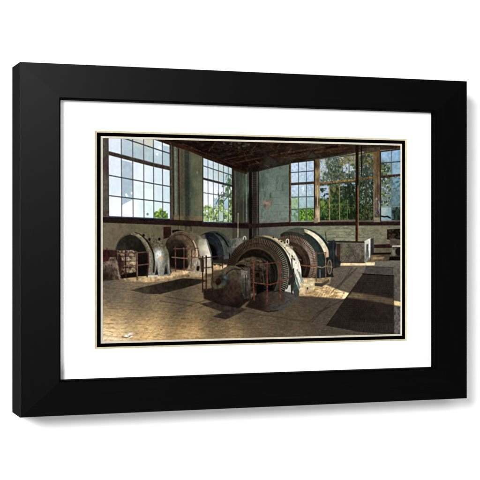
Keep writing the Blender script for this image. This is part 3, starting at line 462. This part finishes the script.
# exciter and its end bearing
poly([(203,289),(212,288),(224,290),(236,296),(246,302),(240,308),(222,305),(204,299)], [(208,293,(28,21,18)),(222,297,(31,22,20)),(240,303,(23,17,15))], feather=1.0, grain=.2, op=.9); speck([(206,288),(240,292),(244,304),(208,300)], (50,40,34), 189, 2.4, 2, .66, op=.4)
poly([(211,277)] + arc(232,284,16.4,18.4,150,40,12) + [(244,266.6),(250,268),(251,300),(243,304),(222,300),(212,294)], [(222,272,(78,67,54)),(232,268,(82,71,57)),(226,285,(47,36,29)),(236,290,(53,40,33)),(246,280,(76,69,62)),(240,300,(35,26,23)),(218,294,(36,27,24))], feather=.7, grain=.25, gs=(188,2.2,2.2,4))
line(arc(233,284,15.6,17.4,140,30,20), 1.2, (90,79,60), op=.6); line(arc(236,284,13,15,140,20,20), 1.0, (23,17,14), op=.7)
poly([(241,270.4),(247,271.6),(249.6,298),(244,299),(241.4,290)], [(244,273,(108,103,92)),(246,284,(68,63,56)),(247,296,(55,50,43))], feather=.6, grain=.25); line([(245.4,275),(246,297)], .9, (31,26,22), op=.8); line([(241,270.6),(247,271.8)], 1.0, (133,128,115), op=.7)
poly([(211.4,279.6),(222,274.4),(229.4,276),(230.4,282),(222,288),(214,289.4),(210.6,285)], [(213,286,(59,55,41)),(218,286,(64,61,45)),(221,278,(43,39,31)),(225.5,278.6,(58,64,61)),(228,281,(37,40,37)),(214,281,(58,54,39))], feather=.9, grain=.3); poly(arc(218.2,281.6,2.8,3.6), (34,21,18), feather=.6, grain=.3); poly(arc(225.4,277.6,1.3,1.4), (82,89,87), feather=.9, op=.7)
line([(281.5,243.5),(288,252),(292,262),(294,271)], .6, (150,140,116), op=.6)
for p in ((285,247.6),(289.4,254),(296,263),(297.2,270)): poly(arc(p[0],p[1],.55,.6), (96,88,72), feather=.4)
line([(298.6,262),(297.6,272)], .8, (168,140,104), op=.5, soft=.6)
# eye bolt, lug and struts on the casing
line(arc(287.4,241.6,1.4,2.5,0,360,20), 1.0, (207,199,178)); poly(arc(287.4,241.6,.6,1.4), (58,50,38), feather=.35); poly([(285.8,244.4),(289,244.4),(289.4,247),(285.4,246.4)], (139,128,104), feather=.5)
line(arc(244.6,238.4,1.3,1.9,-20,200,14), 1.0, (189,184,170)); line([(292,256),(294.4,259.6)], 1.6, (60,53,40), op=.9); line([(294.4,256),(293,258)], 1.2, (185,176,152), op=.9); line([(291.6,259),(292,268)], 1.1, (42,36,28), op=.9)
for p, c in [([(290,270),(294,268),(296,285),(291,294)],(44,45,40)),([(293.4,272),(297.2,276),(301.6,287),(298.6,289)],(104,116,108)),([(297.4,271),(300,272),(305,284.6),(302.4,285.6)],(134,144,134)),([(296,275),(297.4,275),(301,285.6),(299.8,286)],(208,206,194)),([(294.6,280),(298.6,289),(300,293),(296,297),(293,290)],(62,70,64))]: poly(p, c, feather=.5, grain=.12)
poly([(300,284),(306,282),(314.6,281),(315,288.4),(304,295.4),(298.6,296),(300,290)], [(303,288,(203,181,140)),(310,284,(214,194,154)),(305,293,(181,154,112))], feather=.6, grain=.2, gs=(190,2,2,3)); poly(arc(307.6,288.4,.8,1.2), (74,60,42), feather=.5)
# plinth
poly([(252,297),(262,292),(284,291),(297,294),(298,299),(280,310.6),(268,311.6),(246,306)], [(258,300,(36,28,23)),(268,296,(58,48,41)),(280,295,(64,54,46)),(290,297,(74,67,61)),(275,308,(63,56,51)),(255,306,(34,26,22))], feather=.8, grain=.16, gs=(191,2.0,1.2,4)); line([(297,297.6),(278,309.6)], 2.4, (73,72,75), op=.6, soft=.8); line([(246,306.4),(268,311.8),(278,310.6)], 1.2, (27,20,17), op=.7); line([(262,292),(284,290.6)], .8, (20,16,13), op=.7)
poly([(293,290),(298,289),(299,296),(295,297.5)], (59,58,52), feather=.6)

# ---------------------------------------------------------------- hand rails
GAIN[0] = .84
part('handrail', 'rusty handrail round the leftmost generator')
R1 = (129,93,76)
for p, w_, c in [([(125.4,251),(126,277)],1.3,(62,32,31)),([(136.9,252),(137.2,279.6)],1.7,(120,85,71)),([(148,253),(148,265),(147.2,276.6)],1.3,(71,32,37)),([(120,253),(126,253.2),(137,252.8),(148,251.8)],1.2,(100,67,57)),([(126,266),(137,265.4),(148.4,264)],1.2,(124,85,69))]: line(p, w_ * .86, c, mark=True, grain=.2)
line([(137.2,253),(137.4,279)], .5, (164,131,112), op=.6)
part('handrail', 'rusty handrail before the second generator')
for p, w_, c in [([(175.4,247.4),(175.6,271)],1.5,(97,62,54)),([(184,248),(184,270)],1.6,(92,59,54)),([(192,249),(191,268)],1.0,(74,51,43)),([(174,248.8),(186,248.6),(198,248.2)],1.0,(111,79,67)),([(172,257.2),(186,258.4),(201,257)],1.2,(137,106,88))]: line(p, w_ * .86, c, mark=True, grain=.2)
part('handrail', 'dark rusty handrail left of the front generator')
for p, w_, c in [([(202.6,256.6),(202.6,292)],1.5,(59,35,32)),([(206.2,256),(206.2,290)],1.7,(69,43,39)),([(212.4,256.6),(212.6,281)],1.2,(59,38,34)),([(222.6,255),(222.6,268)],1.0,(49,37,32)),([(200,258.6),(207,257.6),(224,255.6)],1.1,(62,45,39)),([(204,268),(212,267)],.9,(62,45,39))]: line(p, w_ * .86, c, mark=True, grain=.2)
part('handrail', 'red rusty handrail in front of the largest generator')
for p, w_, c in [([(253.4,261),(253.4,285),(254.2,300)],1.9,(104,60,47)),([(267.2,262),(267.2,304)],1.9,(102,59,47)),([(280.2,262.6),(280.2,301)],1.8,(104,61,47)),([(292,258),(292,294)],1.0,(60,38,32)),([(253,263.4),(260,264.2),(268,263.6),(281,261.8)],1.4,(101,66,51)),([(254,282.4),(261,283.6),(270,284.6),(279,282),(287,279),(292,275.6)],1.3,(110,68,53))]: line(p, w_ * .86, c, mark=True, grain=.2)
line([(253.9,262),(253.9,284)], .5, (141,94,77), op=.5); line([(280.6,263),(280.6,299)], .5, (141,94,77), op=.4)
part('handrail', 'orange-brown handrail and hand wheel beside the rear right generator')
for p, w_, c in [([(300.6,265.2),(308,266),(317,266.4)],1.3,(135,92,64)),([(316,252),(316.2,281)],1.5,(121,92,74)),([(325.6,253),(325.8,279)],1.4,(137,106,86)),([(316,253.6),(326,252.6)],1.1,(113,83,68)),([(317,266.6),(322,267.6),(327,266),(332,267)],1.3,(159,133,109)),([(320,270),(320,279)],1.3,(128,134,132))]: line(p, w_ * .86, c, mark=True, grain=.2)
line(arc(329.6,267,1.9,6.8,0,360,24), 1.2, (136,114,89), mark=True); poly(arc(329.4,268,1.1,5), (106,91,71), feather=.6, op=.7)
part()
GAIN[0] = 1.0

# ---------------------------------------------------------------- film grain and print softness
y_ = (IMG * np.array([.3, .59, .11])).sum(-1, keepdims=True)
IMG = y_ + (IMG - y_) * .92                                                # muted inks
IMG *= 1 + (1.0 - y_) * .12 * (noise(210, 1.4, 1.4, 3) - .5)[..., None]
def soften(a, s):
    k = np.exp(-.5 * (np.arange(-3, 4) / s) ** 2); k /= k.sum()
    for ax in (0, 1):
        p = np.pad(a, [(3, 3) if i == ax else (0, 0) for i in range(3)], mode='edge')
        a = sum(k[i] * np.take(p, range(i, i + a.shape[ax]), axis=ax) for i in range(7))
    return a
IMG = soften(IMG, .6)
IMG = np.clip(IMG + .6 * (IMG - soften(IMG, 1.5)), 0, 1)                   # the unsharp bite of a print
IMG = np.clip(.5 + (IMG - .5) * 1.04 - .008, .02, 1)
for ch in range(3):
    IMG[..., ch] *= 1 + (1.05 - IMG[..., ch]) * (.10 * (noise(201, 1.1, 1.1, 2) - .5) + .05 * (noise(202 + ch, 1.6, 1.6, 1) - .5))


# ================================================================== BUILD
def srgb2lin(a):
    return np.where(a <= 0.04045, a / 12.92, ((np.clip(a, 0, 1) + 0.055) / 1.055) ** 2.4)

scene = bpy.context.scene
col = bpy.data.collections.new("Scene objects"); scene.collection.children.link(col)

def mat_new(name, base=(.5, .5, .5), rough=.6, spec=.3):
    m = bpy.data.materials.new(name); m.use_nodes = True
    b = m.node_tree.nodes["Principled BSDF"]
    b.inputs["Base Color"].default_value = (*base, 1)
    b.inputs["Roughness"].default_value = rough
    b.inputs["Specular IOR Level"].default_value = spec
    return m, m.node_tree, b

def noise_colour(m, nt, b, c0, c1, scale, stretch=(1, 1, 1), detail=6, bump=0.0):
    N, L = nt.nodes, nt.links
    tc = N.new("ShaderNodeTexCoord"); mp = N.new("ShaderNodeMapping"); mp.inputs["Scale"].default_value = stretch
    nz = N.new("ShaderNodeTexNoise"); nz.inputs["Scale"].default_value = scale; nz.inputs["Detail"].default_value = detail
    cr = N.new("ShaderNodeValToRGB")
    cr.color_ramp.elements[0].position = 0.3; cr.color_ramp.elements[0].color = (*c0, 1)
    cr.color_ramp.elements[1].position = 0.7; cr.color_ramp.elements[1].color = (*c1, 1)
    L.new(tc.outputs["Object"], mp.inputs["Vector"]); L.new(mp.outputs[0], nz.inputs["Vector"])
    L.new(nz.outputs["Fac"], cr.inputs["Fac"]); L.new(cr.outputs["Color"], b.inputs["Base Color"])
    if bump:
        bp = N.new("ShaderNodeBump"); bp.inputs["Strength"].default_value = bump; bp.inputs["Distance"].default_value = 0.0004
        L.new(nz.outputs["Fac"], bp.inputs["Height"]); L.new(bp.outputs[0], b.inputs["Normal"])

M_wall, nt, b = mat_new("white wall paint", rough=.9, spec=.1)
noise_colour(M_wall, nt, b, (.86, .86, .86), (.89, .89, .89), 40, bump=.05)
M_wood_v, nt, b = mat_new("black painted wood upright", rough=.31, spec=.165)
noise_colour(M_wood_v, nt, b, (.0006, .0006, .0006), (.0012, .0012, .0012), 9, (90, 90, 2.0), bump=.05)
M_wood_h, nt, b = mat_new("black painted wood level", rough=.31, spec=.165)
noise_colour(M_wood_h, nt, b, (.0006, .0006, .0006), (.0012, .0012, .0012), 9, (2.0, 90, 90), bump=.05)
M_side, nt, b = mat_new("flat black frame side", rough=1.0, spec=.0)
b.inputs["IOR"].default_value = 1.02
noise_colour(M_side, nt, b, (.010, .010, .010), (.016, .016, .016), 9, (90, 90, 2.0))
M_edge, nt, b = mat_new("flat black sight edge", rough=.9, spec=.02)
noise_colour(M_edge, nt, b, (.0006, .0006, .0006), (.0012, .0012, .0012), 60)
M_white, nt, b = mat_new("white mat board", rough=.95, spec=.0)
noise_colour(M_white, nt, b, (.83, .83, .83), (.85, .85, .85), 300, bump=.08)
M_black, nt, b = mat_new("black mat board", rough=.95, spec=.0)
noise_colour(M_black, nt, b, (.0003, .0003, .0003), (.0008, .0008, .0008), 300)
M_core, nt, b = mat_new("cream mat core", rough=.9, spec=.0)
noise_colour(M_core, nt, b, (.47, .42, .29), (.55, .50, .36), 180)
M_core2, nt, b = mat_new("pale cream mat core", rough=.9, spec=.0)
noise_colour(M_core2, nt, b, (.50, .46, .37), (.56, .52, .43), 180)
M_print, nt, b = mat_new("printed paper", rough=.75, spec=.0)
at = nt.nodes.new("ShaderNodeAttribute"); at.attribute_name = "pigment"
nz = nt.nodes.new("ShaderNodeTexNoise"); nz.inputs["Scale"].default_value = 2500; nz.inputs["Detail"].default_value = 2
tc = nt.nodes.new("ShaderNodeTexCoord"); nt.links.new(tc.outputs["Object"], nz.inputs["Vector"])
mr = nt.nodes.new("ShaderNodeMapRange"); mr.inputs["To Min"].default_value = .97; mr.inputs["To Max"].default_value = 1.03
vm = nt.nodes.new("ShaderNodeVectorMath"); vm.operation = 'SCALE'
nt.links.new(nz.outputs["Fac"], mr.inputs["Value"]); nt.links.new(at.outputs["Color"], vm.inputs[0])
nt.links.new(mr.outputs[0], vm.inputs["Scale"]); nt.links.new(vm.outputs[0], b.inputs["Base Color"])

def link(name, me, mat, parent=None):
    o = bpy.data.objects.new(name, me); col.objects.link(o)
    if mat: me.materials.append(mat)
    if parent: o.parent = parent
    return o

# the wall: its face is the plane y = 0, the picture hangs in front of it (towards -y)
me = bpy.data.meshes.new("wall"); bm = bmesh.new()
bmesh.ops.create_cube(bm, size=1.0)
for v in bm.verts: v.co = Vector((v.co.x * 6.0, (v.co.y + .5) * .12, v.co.z * 4.0))
bm.to_mesh(me); bm.free()
wall = link("wall", me, M_wall); wall.location = (0.3, 0, ZC); wall["kind"] = "structure"

# the picture's root: bottom of the frame, at the wall
root = bpy.data.objects.new("framed_photograph", None); col.objects.link(root)
root.empty_display_size = .05
root.location = (0, -0.0015, ZC - H)
root["label"] = "black wooden frame hanging on a white wall, holding a matted photograph of old generators"
root["category"] = "framed picture"

def L(u, v, d):               # u from the left edge, v up from the centre, d behind the front face, all in H -> root space
    return Vector(((u - FW / 2) * H, -(FD - d) * H, (v + 1.0) * H))

def quad_mesh(name, verts, faces, mat, parent, smooth=False):
    m = bpy.data.meshes.new(name); m.from_pydata([tuple(v) for v in verts], [], faces)
    bm = bmesh.new(); bm.from_mesh(m); bmesh.ops.recalc_face_normals(bm, faces=bm.faces); bm.to_mesh(m); bm.free()
    return link(name, m, mat, parent)

# frame rails: a section swept between two mitres. (across, depth)
LIP = 0.2195
KV = 0.876                  # the level rails are a little narrower than the upright ones
PROF = [(0.0, FD), (0.0, 0.0155), (0.0010, 0.0128), (0.0034, 0.0112), (LIP, 0.0), (LIP, FD * .55), (0.06, FD * .55), (0.06, FD)]
EDGE = [(LIP + .0004, 0.0034), (0.229, 0.0075), (0.229, 0.076), (LIP + .0004, 0.076)]
def rail(side, prof, name, mat, parent):
    n = len(prof); vs = []
    for end in (0, 1):
        for a, d in prof:
            if side == 'l': vs.append(L(a, (1 - KV * a) * (1 if end else -1), d))
            if side == 'r': vs.append(L(FW - a, (1 - KV * a) * (1 if end else -1), d))
            if side == 't': vs.append(L(a if not end else FW - a, 1 - KV * a, d))
            if side == 'b': vs.append(L(a if not end else FW - a, -1 + KV * a, d))
    fs = [(k, (k + 1) % n, n + (k + 1) % n, n + k) for k in range(n)]
    fs += [tuple(range(n)), tuple(range(n, 2 * n))]
    return quad_mesh(name, vs, fs, mat, parent)
for s in 'ltrb':
    r = rail(s, PROF, "frame_rail", M_wood_v if s in 'lr' else M_wood_h, root)
    r.data.materials.append(M_side); r.data.polygons[0].material_index = 1      # the outer side is left flat
    rail(s, EDGE, "sight_edge", M_edge, r)

def ring_mesh(name, o, i, d0, d1, mat, parent, back=0.0):
    """a flat or bevelled window ring; o, i = (u0, u1, v) outer and inner rectangles at depths d0, d1"""
    def rc(q, d): return [L(q[0], q[2], d), L(q[1], q[2], d), L(q[1], -q[2], d), L(q[0], -q[2], d)]
    vs = rc(o, d0) + rc(i, d1)
    fs = [(k, (k + 1) % 4, 4 + (k + 1) % 4, 4 + k) for k in range(4)]
    if back:
        vs += rc(o, back) + rc(i, back)
        fs += [(k, 8 + k, 8 + (k + 1) % 4, (k + 1) % 4) for k in range(4)]
        fs += [(8 + k, 12 + k, 12 + (k + 1) % 4, 8 + (k + 1) % 4) for k in range(4)]
        fs += [(4 + k, 4 + (k + 1) % 4, 12 + (k + 1) % 4, 12 + k) for k in range(4)]
    return quad_mesh(name, vs, fs, mat, parent)

O = (0.2320, FW - 0.2320, 1 - KV * 0.2320)
C1 = (0.4381, 2.4253, 0.6290); C1i = (0.4513, 2.4149, 0.6188)
C2 = (0.4743, 2.3938, 0.5979); C2i = (0.4884, 2.3863, 0.5875)
D0, D1, D2, D3 = 0.0520, 0.0590, 0.0595, 0.0660
wm = ring_mesh("white_mat", O, C1, D0, D0, M_white, root)
ring_mesh("mat_bevel", C1, C1i, D0, D1, M_core, wm)
bmk = ring_mesh("black_mat", (0.42, 2.43, 0.64), C2, D2, D2, M_black, root)
ring_mesh("mat_bevel", C2, C2i, D2, D3, M_core2, bmk)
L_V = 1 - KV * 0.235
bb = [L(0.235, L_V, .078), L(FW - .235, L_V, .078), L(FW - .235, -L_V, .078), L(.235, -L_V, .078)]
bb += [v + Vector((0, .012 * H, 0)) for v in bb]
quad_mesh("backing_board", bb, [(0, 1, 2, 3), (4, 5, 6, 7), (0, 1, 5, 4), (1, 2, 6, 5), (2, 3, 7, 6), (3, 0, 4, 7)], M_core, root)

# the printed sheet: one flat grid, shared out between the sheet and the things pictured on it
pig = srgb2lin(np.clip(IMG, 0, 1)) / E_LIGHT
DP = 0.0680
wx = (0.4895 + gx / PW * 1.8973 - FW / 2) * H
wz = (0.5873 - gy / PH * 1.1746 + 1.0) * H
WX, WZ = np.meshgrid(wx, wz)
co = np.stack([WX.ravel(), np.full(WX.size, -(FD - DP) * H), WZ.ravel()], 1)
pig = np.concatenate([pig.reshape(-1, 3), np.ones((pig.shape[0] * pig.shape[1], 1))], 1)
vi = np.arange((NX + 1) * (NY + 1)).reshape(NY + 1, NX + 1)
quads = np.stack([vi[:-1, :-1], vi[1:, :-1], vi[1:, 1:], vi[:-1, 1:]], -1).reshape(-1, 4)
qid = IDS[:-1, :-1].ravel()
def sheet(name, k, parent):
    q = quads[qid == k]
    if len(q) == 0: return None
    uniq, inv = np.unique(q.ravel(), return_inverse=True)
    m = bpy.data.meshes.new(name)
    m.vertices.add(len(uniq)); m.vertices.foreach_set("co", co[uniq].ravel().astype(np.float32))
    m.loops.add(len(inv)); m.loops.foreach_set("vertex_index", inv.astype(np.int32).ravel())
    m.polygons.add(len(q)); m.polygons.foreach_set("loop_start", np.arange(0, len(inv), 4, dtype=np.int32))
    m.update(calc_edges=True); m.validate()
    a = m.color_attributes.new("pigment", 'FLOAT_COLOR', 'POINT')
    a.data.foreach_set("color", pig[uniq].astype(np.float32).ravel())
    return link(name, m, M_print, parent)
pr = sheet("print", 0, root)
for k in range(1, len(PARTS)):
    o = sheet(PARTS[k][0], k, pr)
    if o and PARTS[k][1]: o["label"] = PARTS[k][1]

# ================================================================== CAMERA AND LIGHT
cam = bpy.data.cameras.new("camera"); co_ = bpy.data.objects.new("camera", cam); col.objects.link(co_)
cam.sensor_width = 36; cam.lens = 36 * 1354 / 480; cam.clip_end = 100; cam.clip_start = .01
co_.location = ((-1.334 - FW / 2) * H, -0.0015 - (FD + 7.579) * H, ZC)
co_.rotation_euler = (math.radians(90), 0, math.radians(-19.19))
cam.shift_y = -0.2 / 480
scene.camera = co_

def area(name, az, el, dist, size, power):
    l = bpy.data.lights.new(name, 'AREA'); l.shape = 'DISK'; l.size = size; l.energy = power
    o = bpy.data.objects.new(name, l); col.objects.link(o)
    a, e = math.radians(az), math.radians(el)
    d = Vector((math.sin(a) * math.cos(e), -math.cos(a) * math.cos(e), math.sin(e)))
    o.location = Vector((0, 0, ZC)) + d * dist
    o.rotation_euler = (-d).to_track_quat('-Z', 'Y').to_euler()
    return o
area("studio softbox", -37, 15, 6.0, 1.8, 440)
area("added fill lamp", -5, 19, 5.0, 2.4, 76)  # added lamp: stands in for ambient light, grades the gloss on the rails
area("shadow fill lamp", 12, -62, 4.0, 2.0, 120)  # added lamp low down, no actual reflector: brightens the wall shadow under the frame

w = bpy.data.worlds.new("World"); scene.world = w; w.use_nodes = True
bg = w.node_tree.nodes["Background"]; bg.inputs[0].default_value = (1, 1, 1, 1); bg.inputs[1].default_value = .06
scene.view_settings.view_transform = 'Standard'; scene.view_settings.look = 'None'
scene.view_settings.exposure = 0; scene.view_settings.gamma = 1
scene.cycles.max_bounces = 6
